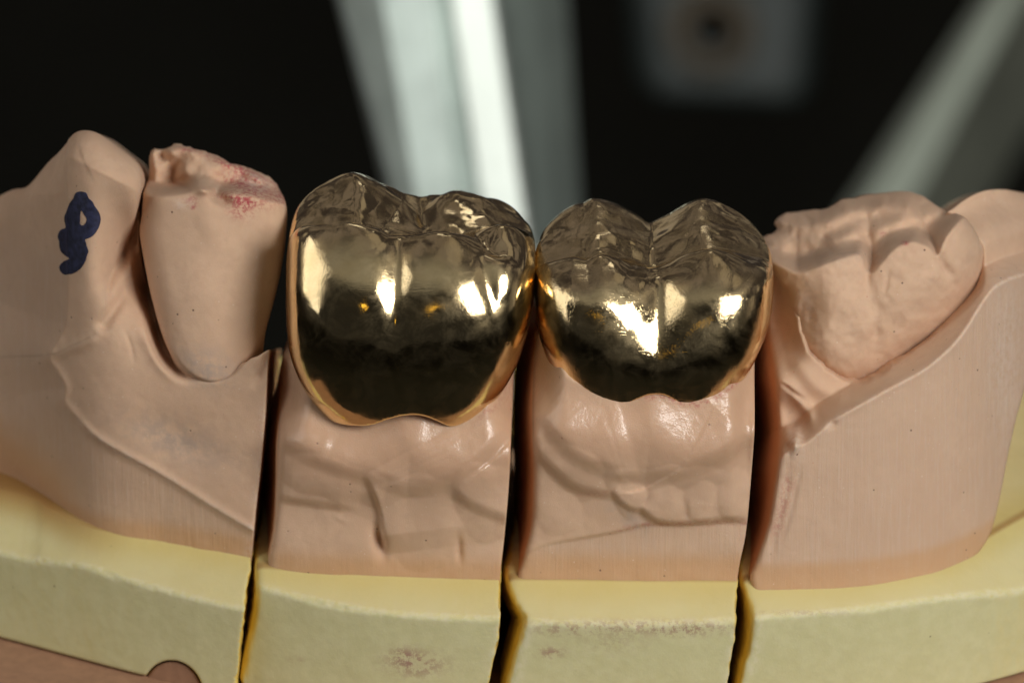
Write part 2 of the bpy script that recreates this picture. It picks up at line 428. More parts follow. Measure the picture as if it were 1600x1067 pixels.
# gum below the premolar: collar around the socket, hollow in front
ridge(H, [(178, 445), (205, 500), (235, 552), (270, 590)], .06, 12)
blob(H, 198, 410, 32, 85, -1.1, -10)            # shaded pocket between the two teeth
blob(H, 222, 465, 11, 28, -.6, -20); blob(H, 238, 520, 7, 30, -.5, -18)
ridge(H, [(148, 520), (175, 480), (190, 450)], -.16, 10)
ridge(H, [(62, 558), (100, 545), (140, 530), (158, 505)], .07, 10)
blob(H, 280, 690, 90, 40, -.10, 25); blob(H, 190, 620, 60, 60, .05)
ridge(H, [(395, 600), (410, 575), (421, 540)], -.10, 6)
ridge(H, [(190, 515), (200, 540), (205, 565)], -.035, 3)
H += .016*fbm(NP2, 1.7, 2)+.003*fbm(NP2, 9, 2)
HL = H
can_poly = curve([(-200, 330), (-60, 312), (0, 291), (28, 286), (62, 250), (84, 232), (108, 206), (128, 201), (150, 207), (180, 229), (202, 246), (214, 264), (217, 284), (212, 318), (198, 362), (180, 402), (166, 430), (160, 455), (158, 490), (146, 522), (100, 543), (64, 556), (-60, 560), (-200, 560)], 4, True)
can_sd = sdpoly(can_poly)
can_drop = np.maximum(dome(sdpoly(curve([(-400, 330), (-60, 312), (0, 291), (28, 286), (62, 250), (84, 232), (108, 206), (128, 201), (150, 207), (180, 229), (202, 246), (214, 264), (217, 284), (212, 318), (198, 362), (180, 402), (166, 430), (165, 470), (175, 560), (175, 900), (-400, 900)], 3, True)), 46, .55), 0)
can_drop = can_drop*sstep(PY, 490, 400)
H_can = HL+.004-can_drop
pre_out = [(214, 335), (211, 362), (217, 402), (227, 452), (240, 502), (256, 546), (281, 581), (311, 600), (341, 603), (370, 590), (394, 560), (412, 520), (425, 472), (437, 420), (444, 372), (446, 322), (432, 292), (415, 272), (395, 262), (370, 254), (345, 244), (320, 237), (300, 227), (270, 222), (243, 226), (230, 226), (222, 238), (222, 262), (217, 300)]
pre_sd0 = sdpoly(curve(pre_out, 4, True))
pre_low = {(281, 581): (276, 592), (311, 600): (308, 617), (341, 603): (342, 623), (370, 590): (377, 607), (394, 560): (403, 572)}
pre_sd = sdpoly(curve([pre_low.get(p, p) for p in pre_out], 4, True))+3.2*fbm(NP2+47, 6, 3)*sstep(PY, 310, 270)
H = foot('L', .30)[0]+.30
H = np.full(PX.shape, -.62)+.12*(VV-V(450))
H -= .55*((PX-330)/115)**2*np.where(PX > 330, .55, .8)
H -= dome(pre_sd0, 40, .45)*(1-.75*sstep(PY, 500, 575))+.55*sstep(pre_sd0, -10, 14)*sstep(PY, 520, 560)
blob(H, 325, 480, 60, 130, .10)
occ = curve([(205, 296), (240, 305), (285, 302), (308, 294), (325, 300), (336, 306), (372, 303), (415, 312), (460, 322)], 5)
od, os_, oa = seg_dist(occ); osd = -od*os_                 # + above the edge
H -= 1.15*sstep(osd, -3, 26)+.002*np.maximum(osd, 0)
H -= .75*sstep(osd, 55, 85)*0
ridge(H, [(235, 235), (262, 232), (300, 236), (345, 252), (395, 270), (430, 296)], .12, 12)
blob(H, 262, 262, 13, 18, -.5, 25); blob(H, 246, 240, 10, 12, -.3); blob(H, 275, 285, 30, 10, -.35, 12); ridge(H, [(252, 280), (262, 255), (268, 245)], .10, 6)
blob(H, 344, 309, 17, 9, -.26, 35); blob(H, 332, 304, 7, 10, -.12, -20); blob(H, 320, 297, 15, 7, .16)
blob(H, 396, 283, 21, 13, .20, 25); blob(H, 391, 286, 12, 6, -.10, 40); blob(H, 400, 278, 7, 5, .08)
ridge(H, [(314, 318), (322, 345), (338, 372)], .04, 16)
ridge(H, [(212, 262), (226, 235), (232, 262), (240, 290)], .07, 8)
ridge(H, [(222, 300), (290, 306), (312, 300)], -.04, 8)
H += .010*fbm(NP2+3, 2.2, 2)+.003*fbm(NP2, 11, 2)
H += .06*sstep(osd, 0, 10)*fbm(NP2, 5, 3)
blob(H, 300, 272, 26, 20, .10); ridge(H, [(360, 262), (380, 285), (372, 300)], -.08, 8)
H_pre = H
# socket: the gum stands back under the tooth
HLg = HL-1.3*sstep(-pre_sd0, 4, 40)-.6*sstep(pre_sd0, 24, 2)*sstep(PX, 330, 275)*sstep(PY, 605, 560)
HLg = HLg-can_drop*sstep(-can_sd, -22, 4)-.05*sstep(-can_sd, 8, 16)
gumL = [(-220, 318), (-60, 316), (0, 300), (60, 270), (110, 225), (150, 225), (195, 262), (208, 290), (212, 330), (210, 380), (218, 430), (235, 470), (300, 560), (372, 568), (402, 556), (470, 556), (470, 905), (300, 890), (130, 860), (60, 840), (0, 815), (-220, 770)]
gumL_sd = sdpoly(curve(gumL, 3, True))
A_L = dict(ground=ground*sstep(PY, 330, 420), stain=sstep(yb-PY, 38, 12)*sstep(PX, 60, 120)+sstep(PY-PX*.75, 640, 720)*sstep(PX, 130, 60)*1.0,  # foot band; second term paints the shade of the left recess
           smudge=zeros(), red=zeros(), chalk=zeros(), gloss=zeros())
blob(A_L['smudge'], 270, 690, 90, 30, .8, 20); blob(A_L['smudge'], 320, 575, 45, 28, 1, 15)
for x, y, a, b, g, s in ((385, 290, 38, 12, 20, 1.0), (370, 262, 60, 7, 24, .8), (375, 312, 36, 8, 14, .7), (375, 328, 20, 14, 0, .5), (285, 230, 14, 5, 0, .5), (297, 312, 12, 7, 10, .4), (300, 322, 4, 5, 0, .7), (435, 306, 14, 9, 30, .6)):
    blob(A_L['red'], x, y, a, b, 1.6*s, g)
A_L['red'] = np.clip(A_L['red'], 0, 1.1)
blob(A_L['chalk'], 396, 283, 20, 12, 1, 20); blob(A_L['chalk'], 284, 318, 16, 9, .7); ridge(A_L['chalk'], gline[8:], .8, 4)
for x, y in ((416, 650), (418, 690), (410, 730), (404, 780), (398, 830), (390, 870)): blob(A_L['chalk'], x-4, y, 9, 18, .8)

# ================================================================== MIDDLE SEGMENTS
def middle(piece, margin, stump_top):
    H, yb = foot(piece, .40)
    c = curve(margin, 5); d, s, a = seg_dist(c); below = d*s        # travel to the right: right-hand side is below
    return H, yb, below
marg1 = [(430, 560), (452, 575), (470, 602), (500, 642), (545, 660), (590, 654), (625, 637), (665, 640), (700, 661), (740, 654), (775, 624), (800, 574), (820, 560)]
H, yb, below = middle('M', marg1, 0)
H += .30*np.exp(-((below-72)/54)**2)+.12*np.exp(-np.maximum(below,0)/120)
H -= 1.1*sstep(-below, 4, 40)
H -= .55*sstep(-(PX-800), -70, 0)*0
H -= .28*((PX-620)/190)**2*sstep(PY, 900, 620)+1.0*sstep(np.abs(PX-622), 135, 195)*sstep(PY, 720, 590)
scarp(H, [(820, 640), (795, 668), (768, 700), (735, 735), (700, 756), (640, 764), (600, 752), (560, 742), (500, 722), (440, 692), (415, 680)], .13, 100, 17)
scarp(H, [(600, 868), (596, 835), (592, 800), (580, 765), (568, 742)], .18, 100, 6)
scarp(H, [(830, 822), (790, 812), (740, 792), (712, 772), (698, 752)], .13, 90, 12)
scarp(H, [(560, 796), (500, 790), (420, 778)], .10, 70, 9)
blob(H, 592, 848, 9, 22, -.22, -12)
ridge(H, [(716, 836), (718, 880)], -.06, 5); blob(H, 520, 740, 60, 18, -.05, 15)
ridge(H, [(445, 640), (470, 672), (520, 700)], .06, 22)
blob(H, 690, 690, 70, 30, .06); blob(H, 500, 640, 60, 40, -.10, 30)
ridge(H, [(520, 806), (530, 812), (540, 816)], .02, 4)
H += .014*fbm(NP2+5, 2.0, 2)+.0025*fbm(NP2, 10, 2)
lobes(H, [(660, 818, 70, 78, .13, 12), (520, 748, 100, 36, .10, 14), (655, 776, 72, 28, .10, 4), (762, 785, 62, 62, .13, -20), (490, 850, 112, 62, .08, 4)])
H += .05*fbm(NP2+31, .8, 2)*sstep(PY, 700, 780)
H_M = H
gumM = [(440, 540), (470, 520), (520, 520), (640, 520), (740, 520), (800, 450), (850, 450), (850, 940), (400, 930)]
A_M = dict(ground=zeros(), stain=sstep(yb-PY, 42, 12), smudge=zeros(), red=zeros(), chalk=zeros(), gloss=np.clip(np.exp(-((below-50)/60)**2)*sstep(PY, 800, 735)*1.2, 0, 1))
A_M['ground'] = .5*sstep(yb-PY, 34, 20)
blob(A_M['stain'], 722, 858, 5, 22, 1); A_M['stain'] *= sstep(PX, 400, 440)
for x, y, a, b, g, s in ((765, 640, 30, 8, -40, .5), (800, 610, 10, 20, 0, .5)): blob(A_M['red'], x, y, a, b, s, g)
ridge(A_M['chalk'], [(596, 800), (597, 840), (600, 868)], .6, 5)

marg2 = [(825, 520), (846, 540), (862, 560), (885, 592), (912, 606), (940, 614), (975, 610), (1010, 600), (1045, 606), (1080, 624), (1110, 612), (1150, 585), (1175, 545), (1195, 520)]
H, yb, below = middle('N', marg2, 0)
H += .34*np.exp(-((below-84)/58)**2)+.12*np.exp(-np.maximum(below,0)/120)+.05
H -= 1.1*sstep(-below, 4, 40)
H -= .25*((PX-1010)/180)**2*sstep(PY, 900, 600)+1.0*sstep(np.abs(PX-1010), 125, 185)*sstep(PY, 690, 550)
scarp(H, [(1190, 660), (1160, 694), (1120, 716), (1060, 738), (1000, 742), (950, 736), (905, 716), (872, 690), (850, 660), (822, 640)], .14, 100, 17)
scarp(H, [(1000, 742), (968, 752), (958, 772), (930, 770), (895, 760), (865, 735), (835, 705), (815, 690)], .12, 80, 11)
scarp(H, [(1175, 812), (1130, 812), (1075, 818), (1030, 816), (1005, 800), (985, 795), (965, 780), (962, 765), (975, 745)], .11, 60, 7)
scarp(H, [(1012, 812), (1004, 792), (1020, 780)], .05, 22, 4); scarp(H, [(1078, 816), (1076, 785), (1080, 770)], .04, 22, 4)
scarp(H, [(1118, 814), (1120, 785), (1122, 762)], .04, 25, 5)
gl2 = [(820, 866), (860, 850), (960, 832), (1010, 820), (1080, 819), (1150, 816), (1190, 820)]
gd2, gs2, _ = seg_dist(curve(gl2, 5)); g2 = sstep(gd2*gs2, -2, 4)
H -= .04*g2
ridge(H, [(835, 650), (860, 690), (890, 715)], -.04, 18)
blob(H, 1165, 680, 16, 70, -.18)
H += .014*fbm(NP2+9, 2.0, 2)+.0025*fbm(NP2+2, 10, 2)
lobes(H, [(900, 738, 60, 40, .11, 30), (985, 772, 28, 44, .12, -10), (1040, 782, 42, 40, .14, 0), (1100, 784, 32, 40, .13, 6), (1150, 776, 32, 46, .12, 0), (1030, 750, 120, 24, .08, 0), (862, 780, 42, 62, .09, -30)])
H += .05*fbm(NP2+37, .8, 2)*sstep(PY, 720, 780)*(1-g2)
H_N = H
gumN = [(820, 450), (850, 450), (900, 500), (1020, 500), (1120, 500), (1180, 490), (1210, 490), (1210, 940), (790, 935)]
A_N = dict(ground=g2*.8, stain=sstep(yb-PY, 55, 22), smudge=zeros(), red=zeros(), chalk=zeros(), gloss=np.clip(np.exp(-((below-60)/62)**2)*sstep(PY, 780, 715)*1.2, 0, 1))
ridge(A_N['red'], [(1000, 620), (1040, 622), (1090, 632), (1130, 612), (1165, 582)], .9, 5)
ridge(A_N['red'], [(900, 772), (960, 770)], .25, 5); ridge(A_N['red'], gl2[2:], .35, 5); blob(A_N['smudge'], 985, 810, 40, 16, .7, 30)

# ================================================================== RIGHT SEGMENT
H, yb = foot('R', .30)
H = np.maximum(H, -6.0)
H += .25
H_front = H.copy()
rim = [(1196, 742), (1214, 722), (1236, 700), (1262, 690), (1300, 658), (1330, 640), (1362, 622), (1400, 601), (1440, 580), (1480, 549), (1508, 518), (1533, 480), (1556, 450), (1580, 436), (1605, 428), (1700, 405), (1800, 400)]
rd_, rs_, ra_ = seg_dist(curve(rim, 4)); rsd = -rd_*rs_             # + above the rim (behind the ground face)
groundR = sstep(-rsd, -1, 4)
ab = np.maximum(rsd, 0)
H -= .030*np.minimum(ab, 34)                                        # the rim slopes back towards the tooth
H -= 1.1*sstep(ab, 60, 140)*sstep(PX, 1290, 1420)
ridge(H, rim[3:], .022, 6); 
H += .05*groundR*0
# block behind the molar, far right
hump = sdpoly(curve([(1470, 360), (1500, 322), (1530, 302), (1562, 292), (1610, 294), (1700, 320), (1800, 350), (1800, 620), (1480, 620)], 4, True))
Hh = -3.1-.6*((PX-1610)/110)**2*(PX < 1610)+.55*(VV-V(420))-dome(hump, 70, 1.0)
H = np.where(rsd > 0, smax(H, np.where(hump < 6, Hh, -9), .25), H)
# the slanted end face on the right
H -= .45*np.maximum((PX-1540)/100, 0)**2
H -= 1.6*sstep(PX, 1280, 1210)*sstep(PY, 610, 500)
# saw-side wall and the torn bit by the cut
ridge(H, [(1214, 585), (1240, 610), (1262, 640), (1272, 668)], .12, 9)
ridge(H, [(1240, 560), (1265, 590), (1290, 612), (1330, 620)], .10, 13)
blob(H, 1228, 640, 20, 26, -.22, -30); ridge(H, [(1222, 598), (1240, 612), (1262, 628)], -.10, 4)
blob(H, 1240, 688, 12, 16, .14); ridge(H, [(1248, 668), (1244, 690), (1240, 712)], .10, 5); blob(H, 1232, 700, 7, 7, -.16)
ridge(H, [(1226, 696), (1238, 708)], .06, 3); blob(H, 1300, 662, 9, 6, -.09, -30); blob(H, 1268, 645, 6, 8, .10)
ridge(H, [(1235, 735), (1222, 800), (1205, 870)], -.07, 8, taper=30); ridge(H, [(1252, 730), (1236, 800), (1222, 850)], -.04, 5)
H += .014*fbm(NP2+13, 2.0, 2)*(1-.7*groundR)+.003*fbm(NP2+2, 10, 2)
H_R = H
gumR = [(1190, 420), (1206, 405), (1250, 440), (1380, 560), (1480, 500), (1490, 420), (1478, 345), (1500, 322), (1530, 302), (1562, 292), (1610, 294), (1700, 320), (1760, 430), (1740, 480), (1680, 520), (1630, 570), (1608, 630), (1590, 700), (1572, 790), (1552, 850), (1500, 900), (1400, 920), (1160, 930)]
gumR_c = gumR
A_R = dict(ground=groundR, stain=sstep(yb-PY, 34, 14), smudge=zeros(), red=zeros(), chalk=zeros(), gloss=zeros())
ridge(A_R['chalk'], rim[3:], .55, 5); blob(A_R['chalk'], 1243, 690, 16, 24, 1)
ridge(A_R['red'], [(1236, 735), (1225, 790), (1212, 840)], .35, 10); blob(A_R['smudge'], 1240, 640, 25, 25, .4)
blob(A_R['chalk'], 1580, 560, 30, 130, .6)

mol_out = [(1197, 372), (1204, 364), (1219, 357), (1223, 352), (1217, 345), (1225, 335), (1245, 325), (1285, 322), (1310, 314), (1332, 304), (1365, 299), (1400, 293), (1430, 292), (1455, 300), (1475, 315), (1492, 325), (1512, 333), (1535, 360), (1548, 386), (1550, 410), (1548, 440), (1535, 466), (1510, 492), (1480, 517), (1440, 547), (1400, 577), (1370, 597), (1345, 604), (1310, 596), (1285, 576), (1260, 551), (1248, 521), (1243, 490), (1236, 468), (1222, 440), (1205, 408)]
mol_sd = sdpoly(curve(mol_out, 4, True))+3.0*fbm(NP2+41, 4.5, 3)*np.where(PX < 1400, 1, .35)
H = np.full(PX.shape, -.60)+.06*(VV-V(480))
H -= .55*np.maximum((PX-1440)/100, 0)**2
H -= .62*np.maximum((1300-PX)/100, 0)**1.3
H -= dome(mol_sd, 44, .6)
und = (PX-1330)*.62+(PY-604)*.80                                   # lower right flank rolls under
H -= .55*sstep(und, -70, 40)
oc = curve([(1180, 395), (1205, 405), (1232, 418), (1250, 425), (1275, 418), (1300, 408), (1338, 396), (1350, 402), (1358, 424), (1366, 426), (1378, 412), (1400, 388), (1428, 377), (1452, 384), (1466, 398), (1472, 388), (1482, 368), (1500, 348), (1520, 334), (1560, 320)], 5)
od, os_, _ = seg_dist(oc); osd = -od*os_
H -= .85*sstep(osd, -4, 26)+.0165*np.maximum(osd, 0)
ridge(H, [(1345, 398), (1356, 430), (1368, 470), (1378, 500)], -.07, 14); ridge(H, [(1352, 400), (1358, 425), (1360, 445)], -.05, 5)
ridge(H, [(1392, 420), (1388, 440), (1385, 460)], -.04, 4); ridge(H, [(1466, 398), (1480, 420), (1492, 440)], -.10, 9)
blob(H, 1310, 470, 36, 60, .08); blob(H, 1425, 450, 36, 60, .06); blob(H, 1515, 420, 26, 50, .06)
blob(H, 1372, 520, 8, 24, -.07); blob(H, 1330, 525, 10, 8, -.04)
ridge(H, [(1240, 470), (1250, 510), (1268, 552)], .05, 8); blob(H, 1270, 480, 18, 40, -.09, -8)
# occlusal relief
for ln, a, s in (([(1240, 350), (1290, 345), (1330, 330), (1360, 322), (1440, 318)], .22, 13), ([(1300, 385), (1330, 368), (1355, 352)], .16, 12), ([(1360, 372), (1395, 348), (1450, 332)], .18, 13),
                 ([(1230, 395), (1290, 392), (1350, 388)], -.12, 14), ([(1300, 360), (1292, 376)], -.14, 8), ([(1362, 350), (1366, 380)], -.10, 8), ([(1440, 365), (1465, 345), (1490, 335)], -.12, 10), ([(1260, 330), (1280, 350)], -.08, 7), ([(1430, 372), (1446, 355), (1455, 335)], .09, 7)):
    ridge(H, ln, a, s)
H += .030*fbm(NP2+23, 2.6, 3)+.010*fbm(NP2+2, 9, 3)
H += .06*sstep(osd, 0, 12)*fbm(NP2+1, 3.4, 3)
H_mol = H
HRg = H_R-1.3*sstep(-mol_sd, 2, 30)
A_mol = dict(ground=zeros(), stain=zeros(), smudge=zeros(), red=zeros(), chalk=zeros(), gloss=zeros())
blob(A_mol['smudge'], 1262, 480, 16, 40, .5); blob(A_mol['red'], 1417, 379, 5, 3, 1.5); blob(A_mol['red'], 1387, 364, 5, 3, 1.2)
blob(A_mol['smudge'], 1310, 400, 60, 12, .35)

# ------------------------------------------------------------------ solids from the relief maps
def relief_solid(name, H, outline_sd, piece, mat, parent, attrs, back, h, kedge=.05, taper=0.0, kl=.12, kr=.03, blur_n=1, own_sides=True, label=None):
    H = blur(H, blur_n)
    gy, gx = np.gradient(H, MS/100); G = 1/np.sqrt(1+np.minimum(gx*gx+gy*gy, 30))
    SL, SR = SM[piece]; OS = outline_sd/100
    m = (OS < .1) & (SL < .1) & (SR < .1)
    ys, xs = np.where(m)
    lo = [U(MXs[xs.min()])-.15, V(MYs[ys.max()])-.15, back-.1]
    hi = [U(MXs[xs.max()])+.15, V(MYs[ys.min()])+.15, H[m].max()+.15]
    def F(P):
        u, v, w = P[:, 0], P[:, 1], P[:, 2]
        hh = sample(H, u, v); f = (w-hh)*sample(G, u, v)
        dep = np.clip(hh-w, 0, 3.0)
        o = sample(OS, u, v)+taper*dep
        f = smax(f, o, kedge)
        if own_sides:
            f = smax(f, sample(SL, u, v)-.11*dep, kl)
            if NEIGH[piece]: f = smax(f, .005-sample(SM[NEIGH[piece]][1], u, v), .03)
            f = smax(f, sample(SR, u, v)-.0*dep, kr)
        return smax(f, back-w, .05)
    P, faces, grad = polygonize(F, lo, hi, h)
    at = {k: sample(a, P[:, 0], P[:, 1]) for k, a in attrs.items()}
    if own_sides:
        wall = sstep(sample(H, P[:, 0], P[:, 1])-P[:, 2], .10, .5)*sstep(np.maximum(sample(SL, P[:, 0], P[:, 1]), sample(SR, P[:, 0], P[:, 1])), -.12, -.04)  # mask for the glow painted on the cut walls
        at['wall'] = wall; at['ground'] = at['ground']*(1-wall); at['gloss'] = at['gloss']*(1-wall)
    o = link(name, v2w(P), faces, mat, parent, attrs=at)
    if label: o['label'] = label
    return o

FRONT = {}
def base_solid(piece, parent, zbot, red=(), cuts=()):
    SL, SR = SM[piece]
    yb = np.array(curve(YB[piece], 6)); wb = w_at(yb[:, 1]); yyb = V(yb[:, 1])*ST-wb*CT; xb = U(yb[:, 0])
    ye = np.array(curve(YE[piece], 6)); ve = V(ye[:, 1]); xf = U(ye[:, 0]); yft = np.interp(xf, xb, yyb)
    wf = (ZT-KL*yft-ve*CT+KL*ve*ST)/(ST+KL*CT); yf = np.polyval(np.polyfit(xf, ve*ST-wf*CT, 4), xf)
    FRONT[piece] = (xf, yf)
    def F(P):
        W = v2w(P); x, y, z = W[:, 0], W[:, 1], W[:, 2]
        nz = noise3(W, 2.0)*.008+noise3(W, 9.0)*.002
        z = z+KL*np.clip(np.interp(x, xb, yyb)-y, 0, 4)
        front = np.interp(x, xf, yf)
        chip = .035*np.clip(noise3(W, 3.0, 3.1), 0, 1)+.02*np.clip(noise3(W, 11.0, 1.1), 0, 1)
        f = smax((z-ZT-nz)*.96, (front-y)*.97-nz, .05)
        # chipped arris
        e = ((z-ZT)+(front-y))*.7071+.03+chip*.9; f = smax(f, e, .02)
        f = smax(f, zbot-W[:, 2], .08)
        dep = np.clip(.7-P[:, 2], 0, 3)
        rag = .025*noise3(W, 7.0, 5.5)
        f = smax(f, sample(SL, P[:, 0], P[:, 1])-.10*dep+rag*.5, .14)
        if NEIGH[piece]: f = smax(f, .005-sample(SM[NEIGH[piece]][1], P[:, 0], P[:, 1]), .03)
        f = smax(f, sample(SR, P[:, 0], P[:, 1])+rag, .03)
        for cx, cy, rx, ry in cuts:
            f = smax(f, (1-np.hypot((P[:, 0]-U(cx))/rx, (P[:, 1]-V(cy))/ry))*min(rx, ry), .03)
        return smax(f, y-7.5, .1)
    m = (SL < .2) & (SR < .2) & (PX > -150) & (PX < 1750) & (PY > 690) & (PY < 1240)
    ys, xs = np.where(m)
    lo = [U(MXs[xs.min()])-.1, -7.2, -9.5]; hi = [U(MXs[xs.max()])+.1, 2.3, 1.6]
    P, faces, grad = polygonize(F, lo, hi, .034)
    W = v2w(P); g = grad(P, .02); gw = v2w(g); gw /= np.linalg.norm(gw, axis=1)[:, None]+1e-9
    front = np.interp(W[:, 0], xf, yf); foot_ = np.interp(W[:, 0], xb, yyb)
    topf = sstep(gw[:, 2], .3, .8)
    de = np.hypot(W[:, 2]-ZT+KL*np.clip(foot_-W[:, 1], 0, 4), W[:, 1]-front)
    df = W[:, 1]-foot_
    px = 800+100*P[:, 0]; py = 533.5-100*P[:, 1]
    at = dict(side=(1-topf)*sstep(-gw[:, 1], .2, .6), edge=np.exp(-(de/.10)**2)*.9+.5*np.exp(-((df+.95)/.08)**2)*0,
              stain=topf*sstep(df, -.80, -.1)*sstep(df, 1.4, .3), foot_dark=topf*sstep(df, -.08, .02)*sstep(df, .30, .10)*.7, red=np.zeros(len(P)))
    s2 = sample(SL, P[:, 0], P[:, 1]); s3 = sample(SR, P[:, 0], P[:, 1])
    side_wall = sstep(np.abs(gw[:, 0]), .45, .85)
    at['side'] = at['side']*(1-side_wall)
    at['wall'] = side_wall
    at['edge'] = np.maximum(at['edge'], .8*np.exp(-(np.minimum(np.abs(s2), np.abs(s3))/.09)**2)*(1-topf)*(P[:, 2] > -.6))
    if piece == 'L':
        d = np.interp(px, [-150, 0, 60, 130, 200], [1, 1, 1, .6, 0]); at['foot_dark'] = np.maximum(at['foot_dark'], topf*d*sstep(df, -.9, .2))  # shade of the left recess painted onto the ledge
    for x, y, a, b, s in red: at['red'] += s*np.exp(-((px-x)/a)**2-((py-y)/b)**2)
    at['red'] = np.clip(at['red'], 0, 1)
    return link('base', W, faces, M_YE, parent, attrs=at)

ZB = ZT-1.95
def seg(name, px, label):
    return thing(name, (float(U(px)), 1.5, ZB), label, 'jaw model', 'sawn segments of the dental model')
SEG_L = seg('jaw_segment', 200, 'pink stone jaw segment with two bare teeth and a navy ink mark on yellow base')
SEG_M = seg('jaw_segment', 620, 'pink stone die segment carrying the larger gold crown, beside the segment with ink mark')
SEG_N = seg('jaw_segment', 1000, 'pink stone die segment carrying the smaller scratched gold crown, next to the bare molar')
SEG_R = seg('jaw_segment', 1400, 'pink stone jaw segment with one bare uncut molar and tall striated wall')

HS = .025
A0 = {k: zeros() for k in A_L}
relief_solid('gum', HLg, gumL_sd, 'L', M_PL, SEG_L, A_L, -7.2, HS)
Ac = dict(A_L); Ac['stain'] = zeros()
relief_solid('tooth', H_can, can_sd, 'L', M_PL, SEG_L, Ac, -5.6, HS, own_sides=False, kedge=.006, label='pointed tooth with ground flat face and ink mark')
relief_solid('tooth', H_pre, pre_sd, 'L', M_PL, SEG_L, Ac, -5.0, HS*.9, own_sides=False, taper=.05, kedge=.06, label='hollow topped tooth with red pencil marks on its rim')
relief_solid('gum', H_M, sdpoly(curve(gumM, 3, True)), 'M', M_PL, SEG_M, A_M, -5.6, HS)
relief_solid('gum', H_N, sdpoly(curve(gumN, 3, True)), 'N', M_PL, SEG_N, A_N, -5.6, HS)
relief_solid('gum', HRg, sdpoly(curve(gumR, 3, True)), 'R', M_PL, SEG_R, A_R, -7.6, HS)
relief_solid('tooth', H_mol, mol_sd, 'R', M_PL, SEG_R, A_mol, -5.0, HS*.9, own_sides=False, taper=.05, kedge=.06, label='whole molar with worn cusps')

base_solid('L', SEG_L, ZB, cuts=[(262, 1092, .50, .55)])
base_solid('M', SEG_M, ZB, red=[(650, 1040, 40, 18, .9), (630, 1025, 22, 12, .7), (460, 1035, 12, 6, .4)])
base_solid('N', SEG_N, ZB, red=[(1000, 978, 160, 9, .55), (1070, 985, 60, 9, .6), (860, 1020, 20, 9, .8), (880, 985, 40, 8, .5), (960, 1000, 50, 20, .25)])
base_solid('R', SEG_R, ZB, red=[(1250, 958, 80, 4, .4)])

# ink mark on the pointed tooth
def ink():
    f = lambda pts: [(60+x/5.925, 272+y/5.925) for x, y in pts]
    strokes = [(f([(382, 232), (318, 300), (272, 400), (290, 470), (350, 525), (420, 528), (478, 478), (490, 400), (455, 330), (400, 250)]), 11.0, True),
               (f([(300, 340), (290, 420), (300, 520), (290, 600)]), 12, False), (f([(205, 565), (260, 590), (330, 620), (366, 690), (345, 780), (285, 845), (215, 862)]), 11.5, False),
               (f([(215, 600), (212, 660), (260, 710), (330, 700)]), 10.5, False), (f([(375, 220), (385, 260)]), 11.5, False)]
    D = np.full(PX.shape, 1e9)
    for pts, r, cl in strokes:
        d, _, _ = seg_dist(curve(pts, 6, cl), cl, win=60); D = np.minimum(D, d-r)
    D += 1.2*fbm(NP2, 12, 2)
    sd = blur(D)/100; Hs = blur(H_can, 1)
    gy, gx = np.gradient(Hs, MS/100); G = 1/np.sqrt(1+gx*gx+gy*gy)
    def F(P):
        f_ = np.abs(P[:, 2]-sample(Hs, P[:, 0], P[:, 1]))*sample(G, P[:, 0], P[:, 1])-.010
        return smax(f_, sample(sd, P[:, 0], P[:, 1]), .01)
    mm = sd < .02; ys, xs = np.where(mm)
    P, faces, _ = polygonize(F, [U(MXs[xs.min()])-.05, V(MYs[ys.max()])-.05, Hs[mm].min()-.05], [U(MXs[xs.max()])+.05, V(MYs[ys.min()])+.05, Hs[mm].max()+.05], .0085, s=4)
    link('ink_mark', v2w(P), faces, M_INK, SEG_L)
ink()

